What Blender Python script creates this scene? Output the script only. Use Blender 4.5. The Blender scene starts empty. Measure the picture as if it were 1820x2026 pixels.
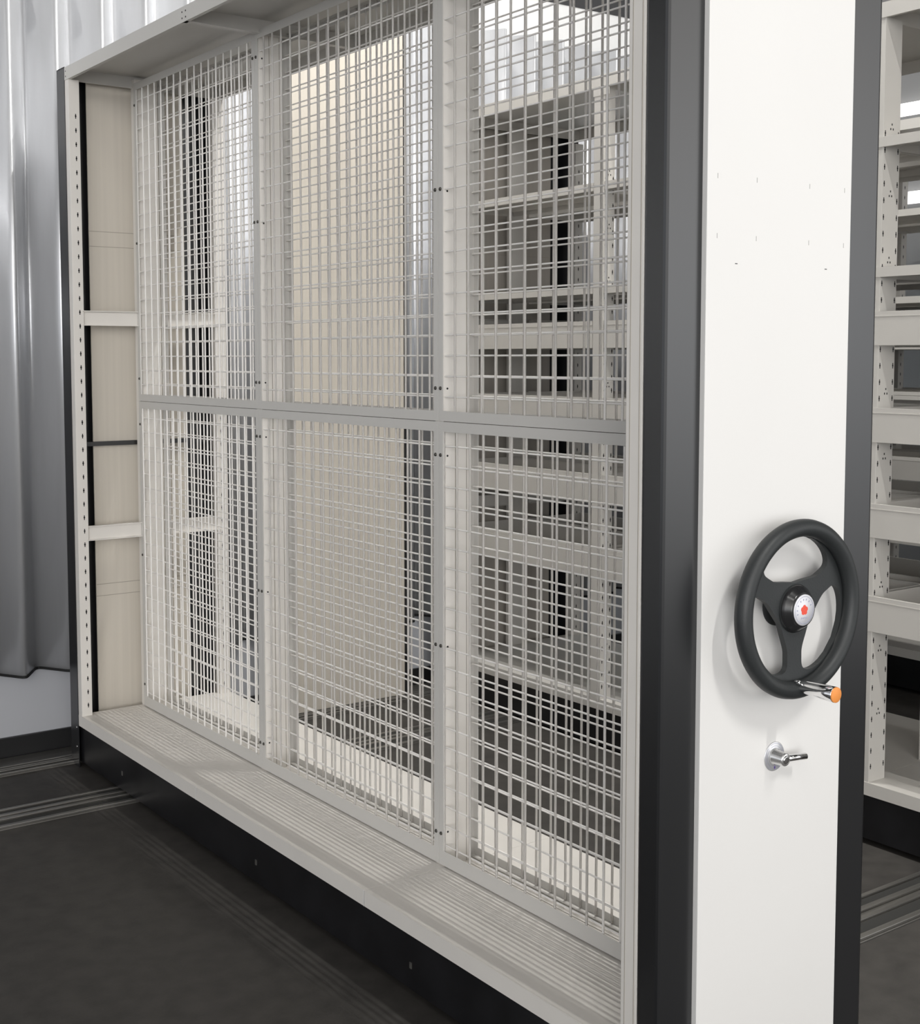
import bpy, bmesh, math, random
from mathutils import Vector, Matrix
random.seed(4)
SC = bpy.context.scene
COL = SC.collection

# ---------------------------------------------------------------- camera
CAM_POS = Vector((-1.6772, -1.6681, 1.52))
YAW, PITCH, ROLL = 0.6312, -0.0744, -0.0004
F_PX, CX, CY = 2586.6, 904.26, 900.62
cam_d = bpy.data.cameras.new('camera')
cam = bpy.data.objects.new('camera', cam_d); COL.objects.link(cam)
cyw, syw, cp, sp = math.cos(YAW), math.sin(YAW), math.cos(PITCH), math.sin(PITCH)
FV = Vector((syw*cp, cyw*cp, sp)); RV = Vector((cyw, -syw, 0)); UV = RV.cross(FV)
c_, s_ = math.cos(ROLL), math.sin(ROLL)
R2 = c_*RV + s_*UV; U2 = -s_*RV + c_*UV
M = Matrix((R2, U2, -FV)).transposed().to_4x4(); M.translation = CAM_POS
cam.matrix_world = M
cam_d.sensor_fit = 'HORIZONTAL'; cam_d.sensor_width = 36.0
cam_d.lens = F_PX/1820*36.0
cam_d.shift_x = (910-CX)/1820
cam_d.shift_y = (CY-1013)/1820
cam_d.clip_start = 0.05
SC.camera = cam

# ---------------------------------------------------------------- world, lights, exposure
SC.view_settings.view_transform = 'Standard'
SC.view_settings.look = 'None'
SC.view_settings.exposure = 0.0
SC.view_settings.gamma = 1.0
SC.view_settings.use_curve_mapping = False
SC.cycles.use_denoising = True
SC.cycles.max_bounces = 8
SC.cycles.diffuse_bounces = 4
SC.cycles.sample_clamp_indirect = 6.0

WORLD_FRONT, WORLD_SIDE = 2.9, 2.2
W = bpy.data.worlds.new('daylight'); SC.world = W; W.use_nodes = True
wn = W.node_tree.nodes; wl = W.node_tree.links
wbg = wn['Background']
tc = wn.new('ShaderNodeTexCoord'); sx = wn.new('ShaderNodeSeparateXYZ')
mr = wn.new('ShaderNodeMapRange')
wl.new(tc.outputs['Generated'], sx.inputs[0]); wl.new(sx.outputs['Z'], mr.inputs['Value'])
mr.inputs['From Min'].default_value = -0.3; mr.inputs['From Max'].default_value = 0.7
def sky_ramp(stops):
    r = wn.new('ShaderNodeValToRGB'); wl.new(mr.outputs[0], r.inputs[0])
    el = r.color_ramp.elements
    el[0].position, el[1].position = stops[0][0], stops[-1][0]
    el[0].color = (*stops[0][1], 1); el[1].color = (*stops[-1][1], 1)
    for p_, c in stops[1:-1]:
        k = el.new(p_); k.color = (*c, 1)
    return r
side = sky_ramp([(0, (.14, .14, .14)), (.24, (.45, .46, .48)), (.30, (.56, .59, .63)), (.45, (.54, .56, .59)), (.62, (.26, .26, .27)), (.80, (.13, .13, .135)), (1, (.12, .12, .12))])
front = sky_ramp([(0, (.14, .14, .14)), (.23, (.55, .55, .55)), (.29, (.92, .935, .96)), (.42, (1.0, .99, .985)), (.56, (.74, .715, .68)), (.66, (.40, .39, .38)), (.8, (.25, .245, .24)), (1, (.2, .2, .2))])
# the glazed front of the hall (towards -Y) is brighter than its side
my = wn.new('ShaderNodeMapRange'); wl.new(sx.outputs['Y'], my.inputs['Value'])
my.inputs['From Min'].default_value = -.85; my.inputs['From Max'].default_value = -.15
wmix = wn.new('ShaderNodeMix'); wmix.data_type = 'RGBA'; wl.new(my.outputs[0], wmix.inputs['Factor'])
fs = wn.new('ShaderNodeVectorMath'); fs.operation = 'SCALE'; fs.inputs['Scale'].default_value = WORLD_FRONT; wl.new(front.outputs[0], fs.inputs[0])
ss = wn.new('ShaderNodeVectorMath'); ss.operation = 'SCALE'; ss.inputs['Scale'].default_value = WORLD_SIDE; wl.new(side.outputs[0], ss.inputs[0])
wl.new(fs.outputs[0], wmix.inputs['A']); wl.new(ss.outputs[0], wmix.inputs['B'])
wl.new(wmix.outputs['Result'], wbg.inputs['Color'])
# bright lobes added behind the viewer to light mesh and black panels; the interior side (towards +X) is dim
xm = wn.new('ShaderNodeMapRange'); wl.new(sx.outputs['X'], xm.inputs['Value'])
xm.inputs['From Min'].default_value = -1; xm.inputs['From Max'].default_value = 1
xr_ = wn.new('ShaderNodeValToRGB'); wl.new(xm.outputs[0], xr_.inputs[0]); el = xr_.color_ramp.elements
XMUL = [(0, .60), (.10, .90), (.17, 2.6), (.29, 2.6), (.38, .55), (.64, .38), (.78, .95), (.90, .9), (.97, .16)]
el[0].position, el[1].position = 0, .97
el[0].color = (XMUL[0][1],)*3+(1,); el[1].color = (XMUL[-1][1],)*3+(1,)
for p_, v in XMUL[1:-1]:
    k = el.new(p_); k.color = (v, v, v, 1)
wl.new(xr_.outputs[0], wbg.inputs['Strength'])

LAMP_Z = 4.95
LAMPS = [  # x, y centre, length, watts
    (1.36, 1.30, 0.55, 74.0),
    (1.30, 2.75, 1.0, 10.0),
    (0.45, -3.40, 1.2, 114.0),
    (-1.60, 1.30, 1.2, 4.0),
    (-1.60, -3.00, 1.2, 22.0),
    (3.60, 1.30, 1.2, 4.0),
    (3.60, 2.75, 1.0, 8.0),
    (0.92, 1.55, 1.9, 66.0),
]
def area(name, loc, rot, sx_, sy_, power, color=(1, 1, 1), parent=None):
    d = bpy.data.lights.new(name, 'AREA'); d.shape = 'RECTANGLE'; d.size = sx_; d.size_y = sy_
    d.energy = power; d.color = color
    o = bpy.data.objects.new(name, d); COL.objects.link(o); o.location = loc; o.rotation_euler = rot
    if parent: o.parent = parent
    return o

# ---------------------------------------------------------------- materials
def mat(name, col, rough=0.5, metal=0.0, spec=0.5, noise=None, bump=None, emit=None, coat=0.0):
    m = bpy.data.materials.new(name); m.use_nodes = True
    n = m.node_tree.nodes; l = m.node_tree.links; b = n['Principled BSDF']
    b.inputs['Base Color'].default_value = (*col, 1)
    b.inputs['Roughness'].default_value = rough; b.inputs['Metallic'].default_value = metal
    b.inputs['Specular IOR Level'].default_value = spec
    b.inputs['Coat Weight'].default_value = coat
    t = n.new('ShaderNodeTexCoord')
    if noise:
        sc, amt = noise
        mp = n.new('ShaderNodeMapping'); l.new(t.outputs['Object'], mp.inputs[0])
        if isinstance(sc, tuple): mp.inputs['Scale'].default_value = sc
        else: mp.inputs['Scale'].default_value = (sc, sc, sc)
        nz = n.new('ShaderNodeTexNoise'); nz.inputs['Scale'].default_value = 1; nz.inputs['Detail'].default_value = 4
        l.new(mp.outputs[0], nz.inputs[0])
        r = n.new('ShaderNodeMapRange'); r.inputs['From Min'].default_value = .3; r.inputs['From Max'].default_value = .7
        r.inputs['To Min'].default_value = 1-amt; r.inputs['To Max'].default_value = 1+amt
        l.new(nz.outputs[0], r.inputs[0])
        mx = n.new('ShaderNodeMix'); mx.data_type = 'RGBA'; mx.blend_type = 'MULTIPLY'; mx.inputs['Factor'].default_value = 1
        mx.inputs['A'].default_value = (*col, 1); l.new(r.outputs[0], mx.inputs['B'])
        l.new(mx.outputs['Result'], b.inputs['Base Color'])
    if bump:
        sc, st = bump
        nb = n.new('ShaderNodeTexNoise'); nb.inputs['Scale'].default_value = sc; nb.inputs['Detail'].default_value = 3
        l.new(t.outputs['Object'], nb.inputs[0])
        bp = n.new('ShaderNodeBump'); bp.inputs['Strength'].default_value = st; bp.inputs['Distance'].default_value = .002
        l.new(nb.outputs[0], bp.inputs['Height']); l.new(bp.outputs[0], b.inputs['Normal'])
    if emit:
        b.inputs['Emission Color'].default_value = (*emit[0], 1); b.inputs['Emission Strength'].default_value = emit[1]
    return m
M_WHITE = mat('white_panel_paint', (0.815, 0.805, 0.785), 0.55, noise=(1.5, 0.015))
M_CREAM = mat('cream_steel_paint', (0.77, 0.74, 0.695), 0.42, noise=(8, 0.02))
M_SHADED_CREAM = mat('shaded_cream_shelf_paint', (0.56, 0.54, 0.505), 0.42, noise=(8, 0.02))  # cream paint darkened: the tray unit's shade is put into the colour
M_SHADED_BEIGE = mat('shaded_beige_liner', (0.40, 0.37, 0.33), 0.55, noise=((60, 60, 1), 0.035))  # beige liner darkened too, holding the dim interior in its colour
M_FRAME = mat('grey_white_frame_paint', (0.62, 0.605, 0.575), 0.45)
M_WIRE = mat('wire_mesh_paint', (0.90, 0.875, 0.84), 0.5)
M_BEIGE = mat('beige_liner', (0.60, 0.555, 0.485), 0.55, noise=((60, 60, 1), 0.035))
M_BLACK = mat('black_powder_coat', (0.011, 0.0115, 0.013), 0.28, spec=1.0, bump=(500, .025))
M_PLINTH = mat('black_plinth_steel', (0.008, 0.008, 0.0095), 0.35, noise=(9, .35))
M_DARK = mat('dark_hole', (0.008, 0.008, 0.008), 0.8)
M_SCREW = mat('dark_screw_steel', (0.10, 0.095, 0.085), 0.35, metal=.8)
M_CHROME = mat('chrome', (0.82, 0.82, 0.82), 0.08, metal=1)
M_SATIN = mat('satin_chrome', (0.85, 0.85, 0.84), 0.25, metal=.9)
M_RUBBER = mat('black_rubber', (0.028, 0.031, 0.032), 0.48, bump=(300, .15))
M_HUB = mat('black_plastic', (0.02, 0.02, 0.021), 0.22)
M_ORANGE = mat('orange_cap', (0.90, 0.33, 0.08), 0.5)
M_BADGE = mat('badge_white', (0.80, 0.80, 0.84), 0.35)
M_INK = mat('badge_ink', (0.35, 0.37, 0.50), 0.5)
M_RED = mat('badge_red', (0.85, 0.10, 0.06), 0.4)
M_PURPLE = mat('purple_mark', (0.10, 0.05, 0.30), 0.5)
M_GALV = mat('galvanised_sheet', (0.60, 0.607, 0.625), 0.36, metal=.58, noise=((14, 14, 2), 0.05), bump=(60, .12))
M_WALL = mat('white_wall_paint', (0.68, 0.68, 0.675), 0.8, noise=(3, .02))
M_WALLG = mat('grey_wall_paint', (0.22, 0.22, 0.22), 0.8)
M_WALLB = mat('pale_grey_wall_base', (0.47, 0.48, 0.51), 0.7)
M_SKIRT = mat('black_skirting', (0.02, 0.02, 0.021), 0.35)
M_CEIL = mat('black_ceiling_paint', (0.035, 0.035, 0.037), 0.8)
M_RAIL = mat('rail_steel', (0.34, 0.33, 0.31), 0.38, metal=.9, noise=((3, 60, 60), .15))
M_RAILD = mat('rail_groove', (0.03, 0.03, 0.028), 0.6)
M_LAMP = mat('lamp_diffuser', (0.9, 0.9, 0.9), 0.5, emit=((1, .99, .97), 7.0))
M_STRIP = mat('strip_diffuser', (0.9, 0.9, 0.9), 0.5, emit=((1, .99, .97), 1.6))
M_BODY = mat('lamp_body', (0.7, 0.7, 0.7), 0.5)
M_FILL_GLOW = mat('fill_window_glow', (0.9, 0.95, 1), 0.3, emit=((.80, .90, 1), 9.0))  # glow of the added window, there to brighten the sheeting
M_FLOOR = mat('dark_vinyl_floor', (0.046, 0.042, 0.038), 0.6, noise=(16, .22), bump=(120, .15))

# ---------------------------------------------------------------- mesh builder
class MB:
    def __init__(s): s.bm = bmesh.new()
    def box(s, x0, x1, y0, y1, z0, z1, mi=0, bev=0.0):
        v = [s.bm.verts.new(p) for p in ((x0,y0,z0),(x1,y0,z0),(x1,y1,z0),(x0,y1,z0),(x0,y0,z1),(x1,y0,z1),(x1,y1,z1),(x0,y1,z1))]
        fs = []
        for q in ((3,2,1,0),(4,5,6,7),(0,1,5,4),(1,2,6,5),(2,3,7,6),(3,0,4,7)):
            f = s.bm.faces.new([v[i] for i in q]); f.material_index = mi; fs.append(f)
        if bev:
            es = list({e for f in fs for e in f.edges})
            r = bmesh.ops.bevel(s.bm, geom=es, offset=bev, segments=2, affect='EDGES', profile=.6)
            for f in r['faces']: f.material_index = mi
        return s
    def tube(s, p, q, r, n=6, mi=0, r2=None, caps=True, smooth=True):
        p, q = Vector(p), Vector(q); d = (q-p).normalized()
        a = d.orthogonal().normalized(); b = d.cross(a); r2 = r if r2 is None else r2
        A, B = [], []
        for i in range(n):
            t = 2*math.pi*(i+.5)/n; o = a*math.cos(t)+b*math.sin(t)
            A.append(s.bm.verts.new(p+o*r)); B.append(s.bm.verts.new(q+o*r2))
        for i in range(n):
            j = (i+1) % n; f = s.bm.faces.new((A[i], A[j], B[j], B[i])); f.smooth = smooth; f.material_index = mi
        if caps:
            for l in (A[::-1], B): f = s.bm.faces.new(l); f.material_index = mi
        return s
    def lathe(s, c, axis, prof, n=40, mi=0):
        # prof: (distance along axis, radius)
        c = Vector(c); d = Vector(axis).normalized(); a = d.orthogonal().normalized(); b = d.cross(a); R = []
        for h, r in prof:
            R.append([s.bm.verts.new(c+d*h+(a*math.cos(2*math.pi*i/n)+b*math.sin(2*math.pi*i/n))*r) for i in range(n)] if r > 1e-6 else [s.bm.verts.new(c+d*h)])
        for k in range(len(R)-1):
            P, Q = R[k], R[k+1]
            for i in range(n):
                j = (i+1) % n
                if len(P) == 1 and len(Q) == 1: continue
                if len(P) == 1: f = s.bm.faces.new((P[0], Q[j], Q[i]))
                elif len(Q) == 1: f = s.bm.faces.new((P[i], P[j], Q[0]))
                else: f = s.bm.faces.new((P[i], P[j], Q[j], Q[i]))
                f.smooth = True; f.material_index = mi
        return s
    def prism(s, pts, off, mi=0):
        off = Vector(off); A = [s.bm.verts.new(p) for p in pts]; B = [s.bm.verts.new(Vector(p)+off) for p in pts]; n = len(pts)
        for l in (A[::-1], B): f = s.bm.faces.new(l); f.material_index = mi
        for i in range(n):
            f = s.bm.faces.new((A[i], A[(i+1) % n], B[(i+1) % n], B[i])); f.material_index = mi
        return s
    def build(s, name, mats, parent=None):
        bmesh.ops.recalc_face_normals(s.bm, faces=s.bm.faces)
        me = bpy.data.meshes.new(name); s.bm.to_mesh(me); s.bm.free()
        for m in (mats if isinstance(mats, (list, tuple)) else [mats]): me.materials.append(m)
        o = bpy.data.objects.new(name, me); COL.objects.link(o)
        if parent:
            o.parent = parent
            b = parent
            w = Vector((0, 0, 0))
            while b: w += b.location; b = b.parent
            me.transform(Matrix.Translation(-w))
        return o
def tag(o, label=None, cat=None, group=None, kind=None):
    if label: o['label'] = label
    if cat: o['category'] = cat
    if group: o['group'] = group
    if kind: o['kind'] = kind
    return o
def empty(name, loc, label, cat, group=None):
    o = bpy.data.objects.new(name, None); COL.objects.link(o); o.location = loc
    return tag(o, label, cat, group)

# ---------------------------------------------------------------- setting
WALL_Y = 3.30
CEIL_Z = 5.25
XR = 4.75
tag(MB().box(-7, XR, -5.6, WALL_Y, -.06, 0).build('floor', M_FLOOR), kind='structure')
tag(MB().box(-6, XR+.2, WALL_Y, WALL_Y+.1, -.06, 3.24).build('wall_back', M_WALL), kind='structure')
tag(MB().box(-6, XR, WALL_Y-.006, WALL_Y, .07, .36).build('trim_2', M_WALLB), kind='structure')
tag(MB().box(-6, XR+.2, WALL_Y-.004, WALL_Y+.1, 3.24, CEIL_Z+.1).build('trim_1', M_CEIL), kind='structure')
tag(MB().box(XR, XR+.1, -2.3, WALL_Y, -.06, CEIL_Z+.1).build('wall_right', M_WALLG), kind='structure')
tag(MB().box(-4.6, XR+.1, -4.2, WALL_Y+.1, CEIL_Z, CEIL_Z+.08).build('ceiling', M_CEIL), kind='structure')
tag(MB().box(-6, XR, WALL_Y-.018, WALL_Y, 0, .078, bev=.003).build('baseboard_back', M_SKIRT), kind='structure')

# unseen glowing window added to the right hand wall to light the cladding
wb = MB(); wb.box(XR-.02, XR-.005, 2.98, 3.16, .45, 2.60)
tag(wb.build('fill_window_1', M_FILL_GLOW), kind='structure')
wf = MB()
for a in (2.95, 3.15): wf.box(XR-.05, XR-.001, a, a+.03, .41, 2.64)
for z in (.41, 1.70, 2.60): wf.box(XR-.05, XR-.001, 2.95, 3.18, z, z+.04)
wfo = wf.build('fill_window_frame', M_BODY, bpy.data.objects['fill_window_1'])

# corrugated galvanised cladding hanging in front of the wall
def corrugated():
    x0, x1, z0, z1 = -3.2, 4.6, .330, 3.035
    per, amp, yc, ph = .1755, .060, 3.234, -.140
    th = .0012; n = int((x1-x0)/per*24)
    root = empty('corrugated_cladding', (x0, yc, z0), 'shiny galvanised corrugated metal sheeting hung along the far white wall', 'wall cladding')
    def prof(i):
        x = x0+(x1-x0)*i/n; t = 2*math.pi*(x-ph)/per
        return x, yc-amp*(.94*math.cos(t)+.06*math.cos(3*t))
    m = MB(); A = []
    for i in range(n+1):
        x, y = prof(i); A.append((m.bm.verts.new((x, y, z0)), m.bm.verts.new((x, y, z1)), m.bm.verts.new((x, y+th, z0)), m.bm.verts.new((x, y+th, z1))))
    for i in range(n):
        a, b = A[i], A[i+1]
        for q in ((a[0], b[0], b[1], a[1]), (b[2], a[2], a[3], b[3]), (a[0], a[2], b[2], b[0]), (a[1], b[1], b[3], a[3])):
            f = m.bm.faces.new(q); f.smooth = True
    m.build('metal_sheet', M_GALV, root)
    t = MB(); prev = None
    for i in range(0, n+1, 1):
        x, y = prof(i)
        r = [t.bm.verts.new(p) for p in ((x, y-.004, z0-.006), (x, y+.005, z0-.006), (x, y+.005, z0+.004), (x, y-.004, z0+.004))]
        if prev:
            for k in range(4): t.bm.faces.new((prev[k], prev[(k+1) % 4], r[(k+1) % 4], r[k]))
        else: t.bm.faces.new(r)
        prev = r
    t.bm.faces.new(prev[::-1])
    t.build('edge_trim', M_DARK, root)['label'] = 'black edging along the wavy bottom'
corrugated()

# tall beige panel standing before the cladding
bp = empty('steel_end_panel', (.93, 3.15, 0), 'tall plain beige steel panel standing upright before the corrugated sheeting', 'panel')
MB().box(.90, 1.55, 3.146, 3.160, 0.0, 2.95, bev=.002).build('panel_sheet', M_BEIGE, bp)
MB().box(1.55, 1.562, 3.142, 3.166, 0.0, 2.95).build('edge_strip', M_BLACK, bp)['label'] = 'thin black edge strip'

# ---------------------------------------------------------------- floor rails
def rail(y0, y1, label, x0=-5.5, x1=4.4, extra=0):
    r = empty('floor_rail', (x0, (y0+y1)/2, 0), label, 'rail', 'floor rails')
    w = y1-y0
    MB().box(x0, x1, y0, y1+extra, 0, .004, bev=.001).build('base_plate', M_RAIL, r)
    for a, b, h in ((.02, .12, .013), (.40, .50, .012), (.60, .70, .012), (.90, .98, .011)):
        MB().box(x0, x1, y0+w*a, y0+w*b, .004, h, bev=.002).build('rail_ridge', M_RAIL, r)
    MB().box(x0, x1, y0+w*.14, y0+w*.38, .004, .0055).build('rail_groove', M_RAILD, r)
    MB().box(x0, x1, y0+w*.72, y0+w*.88, .004, .0055).build('rail_groove', M_RAILD, r)
    return r
rail(2.515, 2.70, 'steel floor track passing under the shelving near its far end')
rail(3.06, 3.155, 'thin floor track close to the far wall and its black skirting', extra=.12)
rail(.372, .56, 'steel floor track in the foreground crossing the aisle beside the tray shelving')

# ---------------------------------------------------------------- shelving pieces
Z_LEDGE, Z_LIP = .2008, .160
Z_C0, Z_C1 = 2.510, 2.555
H_END = 2.558

def channel_post(m, x0, x1, y0, y1, z0, z1, slots=(), slot_z=(.24, 2.40), face='-y', bev=.0015):
    m.box(x0, x1, y0, y1, z0, z1, bev=bev)
    k = 0
    z = slot_z[0]
    while z < slot_z[1]:
        for sx_ in slots:
            m.box(sx_-.0016, sx_+.0016, y0-.0006, y0+.001, z-.0085, z+.0085, mi=1)
            m.box(sx_-.0028, sx_+.0028, y0-.0006, y0+.001, z-.002, z+.003, mi=1)
        z += .0498; k += 1
    return m

def far_end(root, X0, D, z_band=True, cream=None, liner=None):
    """far end frame of a unit whose long face is at X0, depth D; faces -Y, frame between y 2.972 and 3.087"""
    X1 = X0+D; xc = X0+D/2; cream = cream or M_CREAM; liner = liner or M_BEIGE
    m = MB(); m.box(X0, X1, 3.079, 3.087, .0, H_END, bev=.001)
    m.box(X0, X0+.003, 3.009, 3.080, .0, H_END); m.box(X1-.003, X1, 3.009, 3.080, .0, H_END)
    m.box(X0, X1, 3.009, 3.080, H_END-.003, H_END)
    m.build('end_panel', M_BLACK, root)['label'] = 'black end panel'
    for a, b in ((X0+.094, xc-.005), (xc+.005, X1-.135)):
        l = MB().box(a, b, 3.048, 3.054, .06, 2.54, bev=.001).build('liner_panel', liner, root)
        for z in (1.985, 1.93, .672, .628):
            MB().box(a+.001, b-.001, 3.0472, 3.0482, z-.0011, z+.0011).build('liner_seam', M_SKSEAM, l)
    if z_band:
        MB().box(X0+.04, X1-.04, 3.028, 3.044, 1.194, 1.210).build('black_strap', M_BLACK, root)
    for z0 in (1.638, .852):
        for a, b in ((X0+.036, xc-.055), (xc+.055, X1-.036)):
            r = MB(); r.box(a, b, 2.980, 2.984, z0, z0+.052); r.box(a, b, 2.966, 2.984, z0+.050, z0+.053); r.box(a, b, 2.966, 2.984, z0-.001, z0+.002)
            r.build('side_rail', cream, root)
    m = MB(); channel_post(m, X0+.0015, X0+.041, 2.972, 3.008, Z_LIP, Z_C0, slots=(X0+.026,)); m.build('corner_post', [cream, M_DARK], root)
    m = MB(); channel_post(m, X1-.048, X1-.0015, 2.972, 3.008, Z_LIP, Z_C0, slots=(X1-.028,)); m.build('corner_post', [cream, M_DARK], root)
    m = MB(); channel_post(m, xc-.052, xc+.035, 2.974, 3.012, Z_LEDGE, Z_C0+.03); m.build('centre_post', [cream, M_DARK], root)
M_SKSEAM = mat('seam_shadow_line', (0.36, 0.33, 0.28), 0.7)

def tray_down(m, x0, x1, y0, y1, z0, z1, t=.0022):
    """shelf with lips turned down"""
    m.box(x0, x1, y0, y1, z1-t, z1)
    m.box(x0, x0+t, y0, y1, z0, z1-t); m.box(x1-t, x1, y0, y1, z0, z1-t)
    m.box(x0+t, x1-t, y0, y0+t, z0, z1-t); m.box(x0+t, x1-t, y1-t, y1, z0, z1-t)
    m.box(x0+t, x0+.013, y0, y1, z0, z0+t)
    return m
def tray_up(m, x0, x1, y0, y1, z0, z1, t=.0022):
    """tray with raised walls"""
    m.box(x0, x1, y0, y1, z0, z0+t)
    m.box(x0, x0+t, y0, y1, z0+t, z1-.0022); m.box(x1-t, x1, y0, y1, z0+t, z1-.0022)
    m.box(x0+t, x1-t, y0, y0+t, z0+t, z1-.0022); m.box(x0+t, x1-t, y1-t, y1, z0+t, z1-.0022)
    m.box(x0, x0+.011, y0, y1, z1-.0022, z1); m.box(x1-.011, x1, y0, y1, z1-.0022, z1)
    m.box(x0-.0012, x0+.001, y0, y1, z1-.016, z1-.0145)
    return m

# ================================================================ UNIT A : the wire mesh unit
WA = .6056
A = empty('mobile_shelving', (0, 0, 0), 'cream mobile shelving unit fitted with wire mesh panels, black ended, with a handwheel', 'shelving unit', 'mobile shelving units')
# near end panel with rounded edges
MB().box(0, WA, 0, .0555, .012, H_END, bev=.007).build('end_panel', M_BLACK, A)['label'] = 'black front end panel'
M_SLOTL = mat('slot_grey', (.42, .41, .40), .7)
fp = MB(); fp.box(.0912, .5014, -.012, .001, .03, 2.50, bev=.0012)
fpo = fp.build('front_panel', M_WHITE, A); fpo['label'] = 'plain white front panel with faint slots'
for x in (.118, .2236, .3742, .480):
    for z in (1.8486, 1.741):
        MB().box(x-.0006, x+.0006, -.0124, -.0115, z-.0046, z+.0046).build('label_slot', M_SLOTL, fpo)
M_SLOT = mat('slot_grey_dark', (.10, .10, .10), .7)
for x in (.170, .4268):
    MB().box(x-.0032, x+.0032, -.0125, -.0115, 1.6918, 1.6934).build('label_slot', M_SLOT, fpo)

# plinth
pl = MB(); pl.box(.012, WA-.012, .05, 3.06, .018, Z_LIP, bev=.002)
plo = pl.build('plinth', M_PLINTH, A); plo['label'] = 'black steel plinth'
for y in (.40, .83, 1.62, 2.62):
    MB().box(.010, .0125, y-.004, y+.004, .07, .085).build('rivet', M_RAIL, plo)
for z in (.148, .075):
    MB().tube((-.001, 3.03, z), (.003, 3.03, z), .0045, 10).build('rivet', M_CHROME, plo)
# base shelves and canopy trays, one of each per bay
BY = [.058, 1.0205, 1.9925, 3.006]
for i in range(3):
    y0, y1 = BY[i]+.0003, BY[i+1]-.0003
    m = MB(); m.box(.0, WA, y0, y1, Z_LEDGE-.002, Z_LEDGE, bev=.0008)
    m.box(.0, .0022, y0, y1, Z_LIP, Z_LEDGE-.002); m.box(WA-.0022, WA, y0, y1, Z_LIP, Z_LEDGE-.002)
    m.box(.0, WA, y0, y0+.002, Z_LIP, Z_LEDGE-.002); m.box(0, WA, y1-.002, y1, Z_LIP, Z_LEDGE-.002)
    m.build('base_shelf', M_CREAM, A)
    m = MB(); tray_down(m, .0, WA, y0, y1, Z_C0, Z_C1)
    m.box(.0022, WA-.0022, y0+.0022, y0+.012, Z_C0, Z_C0+.002); m.box(.0022, WA-.0022, y1-.012, y1-.0022, Z_C0, Z_C0+.002)
    c = m.build('top_shelf', M_FRAME, A)
    for y in (y0+.012, y1-.012):
        for z in (2.522, 2.540): MB().tube((-.0006, y, z), (.001, y, z), .0028, 8).build('rivet_hole', M_DARK, c)

for y in BY[1:3]:
    MB().box(-.0008, .0006, y-.0011, y+.0011, Z_LIP, Z_LEDGE-.001).build('shelf_edge', M_WHITE, A)
# posts
for x0 in (.0015, WA-.0415):
    m = MB(); m.box(x0, x0+.040, .057, .100, Z_LIP, Z_C0, bev=.002)
    if x0 < .1:
        m.box(x0-.0008, x0+.001, .0885, .0895, Z_LIP, Z_C0, mi=2); m.box(x0-.0008, x0+.001, .0635, .0645, Z_LIP, Z_C0, mi=2)
    m.build('corner_post', [M_CREAM, M_DARK, M_SKSEAM], A)
far_end(A, 0, WA)
CP = [(.060, .100), (1.0250, 1.0640), (2.0025, 2.0415)]
for y0, y1 in CP:
    m = MB(); m.box(.2495, .3335, y0+.0015, y1-.0015, Z_LEDGE, Z_C1-.003, bev=.0015)
    m.box(.2495+.0365, .2495+.0385, y0+.0008, y0+.0025, Z_LEDGE, Z_C1-.004, mi=2)
    m.box(.2495+.072, .2495+.0735, y0+.0008, y0+.0025, Z_LEDGE, Z_C1-.004, mi=2)
    m.build('centre_post', [M_CREAM, M_DARK, M_SKSEAM], A)

# mesh panels
def mesh_panel(y0, y1, z0, z1, xf, side, hz0, vy, parent):
    """side=+1: seen flange plane at xf, leg goes +x; side=-1: mirrored"""
    t = .0018; fw = .0200; fh = .0255 if side > 0 else .022
    def X(a, b):
        p, q = xf+side*a, xf+side*b
        return (min(p, q), max(p, q))
    m = MB()
    zl, zh = z0, z1
    for a, b in ((y0, y0+fw), (y1-fw, y1)): m.box(*X(0, t), a, b, z0, z1, bev=.0004)
    m.box(*X(0, t), y0+fw, y1-fw, z0, z0+(.0385 if (side > 0 and z0 < .3) else fh)); m.box(*X(0, t), y0+fw, y1-fw, z1-fh, z1)
    m.box(*X(t, .018), y0, y0+t, z0, z1); m.box(*X(t, .018), y1-t, y1, z0, z1)
    m.box(*X(t, .018), y0+t, y1-t, z0, z0+t); m.box(*X(t, .018), y0+t, y1-t, z1-t, z1)
    p = m.build('mesh_panel', M_FRAME, parent)
    w = MB()
    xv = xf+side*.0044; xh = xf+side*.0088
    y = vy
    while y > y0+.012: y -= .0551
    y += .0551
    while y < y1-.012:
        w.tube((xv, y, z0+.004), (xv, y, z1-.004), .0030, 6, caps=False); y += .0551
    z = hz0
    while z > z0+.02: z -= .0520
    z += .0520
    while z < z1-.02:
        w.tube((xh, y0+.004, z), (xh, y1-.004, z), .0023, 6, caps=False); z += .0520
    w.build('wire_grid', M_WIRE, p)
    # fixing screws on the flanges
    return p
YB = [.0650, 1.0445, 2.0225, 2.9780]
ZP = [(.2045, 1.3583), (1.3600, 2.5230)]
XF = p_m = .2460
for i in range(3):
    for k, (z0, z1) in enumerate(ZP):
        zs = (z0+.083, (z0+z1)/2, z1-.085) if k == 0 else (z0+.083, (z0+z1)/2+.0, z1-.080)
        for side, xf in ((1, XF), (-1, WA-XF-.0)):
            pan = mesh_panel(YB[i]+.0006, YB[i+1]-.0006, z0, z1, xf, side, (.2561 if k == 0 else 1.4213)+(-.005 if side < 0 and k == 0 else 0), ((.4268 if k else .4190) if side > 0 else .4482), A)
            for y in (YB[i]+.011, YB[i+1]-.011):
                if y < .1: continue
                for z in zs:
                    s = MB(); s.lathe((xf-side*.0002, y, z), (-side, 0, 0), [(0, .0048), (.002, .0046), (.0035, .0028), (.0036, 0)], n=12)
                    s.build('screw', M_SCREW, pan)
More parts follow.
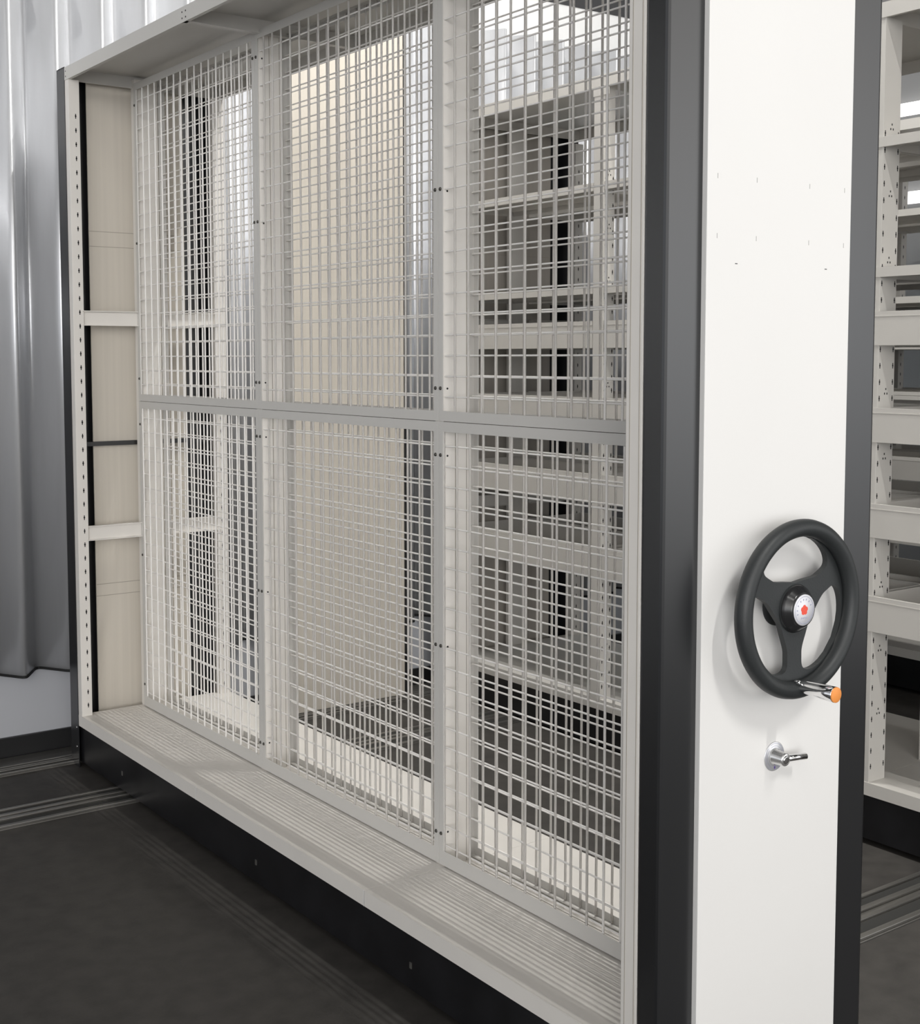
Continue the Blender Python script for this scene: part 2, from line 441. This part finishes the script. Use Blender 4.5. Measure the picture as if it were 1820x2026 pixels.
for y0, y1 in CP[1:]:
    for z in (.29, .778, 1.271, 1.442, 1.937, 2.44):
        MB().tube((.262, y0-.0006+.0015, z), (.262, y0+.002, z), .0028, 8).build('screw_hole', M_DARK, A)

# ---- hand wheel
WX, WYp, WZ = .2985, -.067, 1.043
RM, RT = .1555, .0170
hw = MB()
NA, NB = 96, 16
ring = []
for i in range(NA):
    a = 2*math.pi*i/NA; row = []
    for j in range(NB):
        b = 2*math.pi*j/NB
        r = RM+RT*math.cos(b)
        row.append(hw.bm.verts.new((WX+r*math.cos(a), WYp+RT*1.02*math.sin(b), WZ+r*math.sin(a))))
    ring.append(row)
for i in range(NA):
    for j in range(NB):
        f = hw.bm.faces.new((ring[i][j], ring[(i+1) % NA][j], ring[(i+1) % NA][(j+1) % NB], ring[i][(j+1) % NB])); f.smooth = True
SP = [math.radians(a) for a in (28, 152, 270)]
def gap_half(r, half, w):
    r0, r1 = .050, .1400
    if r <= r0 or r >= r1: return 0.0
    d = half-math.asin(min(1, w/r))
    rb, rt = r0+.040, r1-.040
    if r < rb: d *= math.sqrt(max(0, 1-((rb-r)/(rb-r0))**2.1))
    if r > rt: d *= max(0, 1-((r-rt)/(r1-rt))**3.4)**(1/2.2)
    return max(0, d)
NR, NC = 100, 14
for i_, a in enumerate(SP):
    pa, na = SP[i_-1], SP[(i_+1) % 3]
    dl = ((a-pa) % (2*math.pi))/2; dr = ((na-a) % (2*math.pi))/2
    w = .0205
    rows = []
    for k in range(NR+1):
        r = .012+(.146-.012)*k/NR
        lo = a-dl+gap_half(r, dl, w); hi = a+dr-gap_half(r, dr, w)
        y = -.0595+.0015*math.sin(math.pi*min(1, r/.14))
        f_, b_ = [], []
        for c in range(NC+1):
            t = lo+(hi-lo)*c/NC
            f_.append(hw.bm.verts.new((WX+r*math.cos(t), y, WZ+r*math.sin(t))))
            b_.append(hw.bm.verts.new((WX+r*math.cos(t), y+.012, WZ+r*math.sin(t))))
        rows.append((f_, b_))
    for k in range(NR):
        for c in range(NC):
            for s_i in (0, 1):
                q = (rows[k][s_i][c], rows[k+1][s_i][c], rows[k+1][s_i][c+1], rows[k][s_i][c+1])
                f = hw.bm.faces.new(q if s_i else q[::-1]); f.smooth = False
        for c in (0, NC):
            hw.bm.faces.new((rows[k][0][c], rows[k+1][0][c], rows[k+1][1][c], rows[k][1][c]))
hw.lathe((WX, -.012, WZ), (0, -1, 0), [(0, .040), (.004, .040), (.006, .026), (.034, .026), (.038, .046), (.044, .048), (.0495, .046)], n=40)
hwo = hw.build('hand_wheel', M_RUBBER, A); hwo['label'] = 'black three spoke handwheel'
hb = MB(); hb.lathe((WX, -.056, WZ), (0, -1, 0), [(0, .0455), (.004, .0462), (.008, .0450), (.012, .0415), (.020, .0345), (.0225, .0325), (.023, 0)], n=48)
hb.build('hub_cap', M_HUB, hwo)
bd = MB(); bd.lathe((WX, -.0786, WZ), (0, -1, 0), [(0, .0298), (.0010, .0298), (.0012, 0)], n=48)
bd.build('badge', [M_BADGE], hwo)['label'] = 'round white badge with a red flower'
bi = MB()
yb = -.0800
for i in range(60):
    a0, a1 = 2*math.pi*i/60, 2*math.pi*(i+1)/60
    bi.prism([(WX+.0262*math.cos(a0), yb, WZ+.0262*math.sin(a0)), (WX+.0262*math.cos(a1), yb, WZ+.0262*math.sin(a1)), (WX+.0256*math.cos(a1), yb, WZ+.0256*math.sin(a1)), (WX+.0256*math.cos(a0), yb, WZ+.0256*math.sin(a0))], (0, .0004, 0))
def stroke(p, q, w=.0005):
    d = Vector((q[0]-p[0], 0, q[1]-p[1])); n_ = Vector((-d.z, 0, d.x)).normalized()*w
    P, Q = Vector((p[0], yb, p[1])), Vector((q[0], yb, q[1]))
    bi.prism([P+n_, Q+n_, Q-n_, P-n_], (0, .0004, 0))
for a in (200, 178, 152, 122, 98, 76, 50, 24):
    t = math.radians(a); r = .0200; cx_, cz_ = WX+r*math.cos(t), WZ+r*math.sin(t)
    T = (math.sin(t), -math.cos(t)); N_ = (math.cos(t), math.sin(t)); h = .0019; w = .0012
    P = lambda u, v: (cx_+T[0]*u*w+N_[0]*v*h, cz_+T[1]*u*w+N_[1]*v*h)
    stroke(P(-.4, -1), P(-.4, 1)); stroke(P(.5, -.4), P(.5, .9))
for k in range(6): stroke((WX-.009+k*.0032, WZ-.0170), (WX-.009+k*.0032+.001, WZ-.0135), .0006)
bi.build('badge_lettering', M_INK, hwo)
fl = MB()
for k in range(5):
    a = math.radians(90+72*k); c = (WX+.0052*math.cos(a), WZ+.0052*math.sin(a))
    fl.prism([(c[0]+.0048*math.cos(2*math.pi*i/14), -.0801-.00006*k, c[1]+.0048*math.sin(2*math.pi*i/14)) for i in range(14)], (0, .0005, 0))
fl.build('badge_flower', M_RED, hwo)['label'] = 'red flower emblem'
ch = MB(); KX, KZ = WX-.003, .8965
ch.lathe((KX, -.066, KZ), (0, -1, 0), [(0, .0100), (.010, .0100), (.016, .0108), (.022, .0125), (.060, .0142), (.0905, .0150), (.0915, .0146), (.0915, 0)], n=28)
ch.build('crank_handle', M_CHROME, hwo)['label'] = 'chrome crank grip'
MB().lathe((KX, -.1572, KZ), (0, -1, 0), [(0, .0146), (.0024, .0146), (.0030, .0138), (.0030, 0)], n=28).build('grip_cap', M_ORANGE, hwo)['label'] = 'orange end cap of the grip'
MB().lathe((KX-.012, -.078, KZ+.010), (0, -1, 0), [(0, .004), (.006, .004), (.007, .003), (.007, 0)], n=14).build('set_screw', M_CHROME, hwo)

# ---- lock
LX, LZ = .2995, .7435
lp = MB(); lp.lathe((LX, -.012, LZ), (0, -1, 0), [(0, .0290), (.0012, .0290), (.0018, .0282), (.0018, 0)], n=48)
M_PLATE = mat('brushed_plate', (.72, .72, .73), .3, metal=.55)
lpo = lp.build('lock_plate', M_PLATE, A); lpo['label'] = 'round silver lock plate'
rg = MB()
for R_, w_ in ((.0262, .0007), (.0212, .0006)):
    for i in range(64):
        if 20 < i < 24 or 44 < i < 48: continue
        a0, a1 = 2*math.pi*i/64, 2*math.pi*(i+1)/64
        rg.prism([(LX+r*math.cos(a), -.0140, LZ+r*math.sin(a)) for r, a in ((R_, a0), (R_, a1), (R_-w_, a1), (R_-w_, a0))], (0, .0003, 0))
rg.build('plate_ring', M_INK, lpo)
MB().box(LX-.0010, LX+.0022, -.0142, -.0137, LZ-.0245, LZ-.0195).build('purple_mark', M_PURPLE, lpo)
MB().lathe((LX, -.0136, LZ), (0, -1, 0), [(0, .0165), (.004, .0163), (.006, .0142), (.027, .0132), (.029, .0115), (.029, 0)], n=32).build('lock_barrel', M_SATIN, lpo)
lv = MB(); lv.tube((LX+.004, -.0350, LZ), (LX+.0560, -.0440, LZ-.002), .0066, 16, r2=.0066); lv.lathe((LX, -.0400, LZ), (0, -1, 0), [(0, .0085), (.004, .0085), (.0045, .006), (.0045, 0)], n=24)
lv.build('lock_lever', M_CHROME, lpo)

# ================================================================ UNIT B : tray shelving
XB, DB = 1.703, .742
def tray_unit(label):
    U = empty('mobile_shelving', (XB, 0, 0), label, 'shelving unit', 'mobile shelving units')
    X1 = XB+DB; xc = XB+DB/2
    MB().box(XB, X1, 0, .0555, .012, H_END+.02, bev=.006).build('end_panel', M_BLACK, U)['label'] = 'black end panel'
    MB().box(XB+.01, X1-.01, .05, 3.06, .018, Z_LIP, bev=.002).build('plinth', M_PLINTH, U)
    far_end(U, XB, DB, z_band=False, cream=M_SHADED_CREAM, liner=M_SHADED_BEIGE)
    bays = [(.060, .8205), (.8205, 2.049), (2.049, 3.004)]
    for y0, y1 in bays:
        y0 += .0008; y1 -= .0008
        m = MB(); m.box(XB, X1, y0, y1, Z_LEDGE-.002, Z_LEDGE); m.box(XB, XB+.0022, y0, y1, Z_LIP, Z_LEDGE-.002); m.box(X1-.0022, X1, y0, y1, Z_LIP, Z_LEDGE-.002)
        m.build('base_shelf', M_SHADED_CREAM, U)
        m = MB(); tray_down(m, XB, X1, y0, y1, 2.532, 2.577); m.build('top_shelf', M_SHADED_CREAM, U)
        for a, b in ((XB, xc-.045), (xc+.045, X1)):
            for z0, z1 in ((2.151, 2.181), (1.763, 1.793)):
                ya, yb_ = y0+.020, (y1-.001 if y1 < 1 else y1-.031)
                if .5 < y0 < 1: ya = y0+.018
                if y0 > 1.5: ya = y0+.031
                m = MB(); tray_down(m, a, b, ya, yb_, z0, z1); m.box(a+.05, a+.052, y0+.03, y1-.03, z0+.004, z1-.003); m.box(b-.09, b-.088, y0+.03, y1-.03, z0+.004, z1-.003)
                m.build('shelf', M_SHADED_CREAM, U)
            for z0, z1 in ((1.557, 1.660), (1.262, 1.367), (.969, 1.073), (.677, .787)):
                ya, yb_ = y0+.020, (y1-.001 if y1 < 1 else y1-.031)
                if .5 < y0 < 1: ya = y0+.018
                if y0 > 1.5: ya = y0+.031
                m = MB(); tray_up(m, a, b, ya, yb_, z0, z1); m.build('tray_shelf', M_SHADED_CREAM, U)
    for side in (0, 1):
        for y, dp in ((.080, .056), (.8205, .082), (2.049, .056)):
            x0 = XB+.0024 if side == 0 else X1-.0024-dp
            if y > 1: x0 += (-.0030 if side == 0 else .0030)
            m = MB(); w = .020 if y < .2 else .0285
            channel_post(m, x0, x0+dp, y-w, y+w, Z_LIP, 2.534, slots=(x0+.009, x0+dp-.009), slot_z=(.25, 2.22))
            z = .42
            while z < 2.3:
                for dx, dz in ((0, .008), (-.006, -.006), (.006, -.006)):
                    m.box(x0+dp/2+dx-.002, x0+dp/2+dx+.002, y-w-.0006, y-w+.001, z+dz-.003, z+dz+.003, mi=1)
                z += .1992
            m.build('corner_post' if y < .2 else 'middle_post', [M_SHADED_CREAM, M_DARK], U)
    for y in (.8205, 2.049):
        m = MB(); m.box(xc-.040, xc+.040, y-.018, y+.018, Z_LEDGE, 2.53, bev=.0015); m.build('centre_post', M_SHADED_CREAM, U)
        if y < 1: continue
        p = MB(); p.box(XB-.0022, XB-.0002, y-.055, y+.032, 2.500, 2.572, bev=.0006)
        po = p.build('splice_plate', M_SHADED_CREAM, U)
        for dy, dz in ((0, .014), (-.012, -.014), (.012, -.014)):
            MB().tube((XB-.0028, y-.012+dy, 2.545+dz), (XB-.002, y-.012+dy, 2.545+dz), .0035, 8).build('plate_hole', M_DARK, po)
    return U
B = tray_unit('cream shelving unit with deep trays standing behind the mesh unit')

def copy_tree(o, parent=None):
    c = o.copy(); COL.objects.link(c); c.parent = parent
    for ch_ in list(o.children): copy_tree(ch_, c)
    return c
Cc = copy_tree(B)
Cc.location = (3.42, -.55, 0)
Cc['label'] = 'dim shelving unit farthest to the right, glimpsed through the tray shelves'

# ================================================================ lamps
LNAME = ['linear ceiling light over the aisle beside the mesh unit', 'linear ceiling light over the aisle, nearest the far wall',
         'linear ceiling light over the aisle in front of the handwheel', 'linear ceiling light over the open floor beside the ledge',
         'linear ceiling light over the open floor behind the viewer', 'linear ceiling light beyond the tray unit, midway',
         'linear ceiling light beyond the tray unit, nearest the far wall', 'longest linear ceiling light, directly beside the rear of the mesh unit']
for (x, y, L, wts), nm in zip(LAMPS, LNAME):
    r = empty('ceiling_light', (x, y, LAMP_Z), nm, 'light', 'linear ceiling lights')
    MB().box(x-.03, x+.03, y-L/2-.02, y+L/2+.02, LAMP_Z+.004, LAMP_Z+.06, bev=.004).build('lamp_housing', M_BODY, r)
    MB().box(x-.024, x+.024, y-L/2, y+L/2, LAMP_Z-.002, LAMP_Z+.006).build('lamp_diffuser', M_LAMP, r)
    for dy in (-L/3, L/3): MB().tube((x, y+dy, LAMP_Z+.06), (x, y+dy, CEIL_Z), .003, 6).build('hanger', M_BODY, r)
    area('lamp_light', (0, 0, -.006), (0, 0, 0), .030, L, wts, (1, .985, .955), r)
# wall lights on the right wall
for z, nm in ((2.90, 'upper long white strip light on the right hand wall'), (2.41, 'lower long white strip light on the right hand wall')):
    r = empty('wall_light', (XR-.03, 2.0, z), nm, 'light', 'strip lights on the right hand wall')
    MB().box(XR-.05, XR, .3, 3.1, z-.032, z+.032, bev=.004).build('lamp_diffuser', M_STRIP, r)
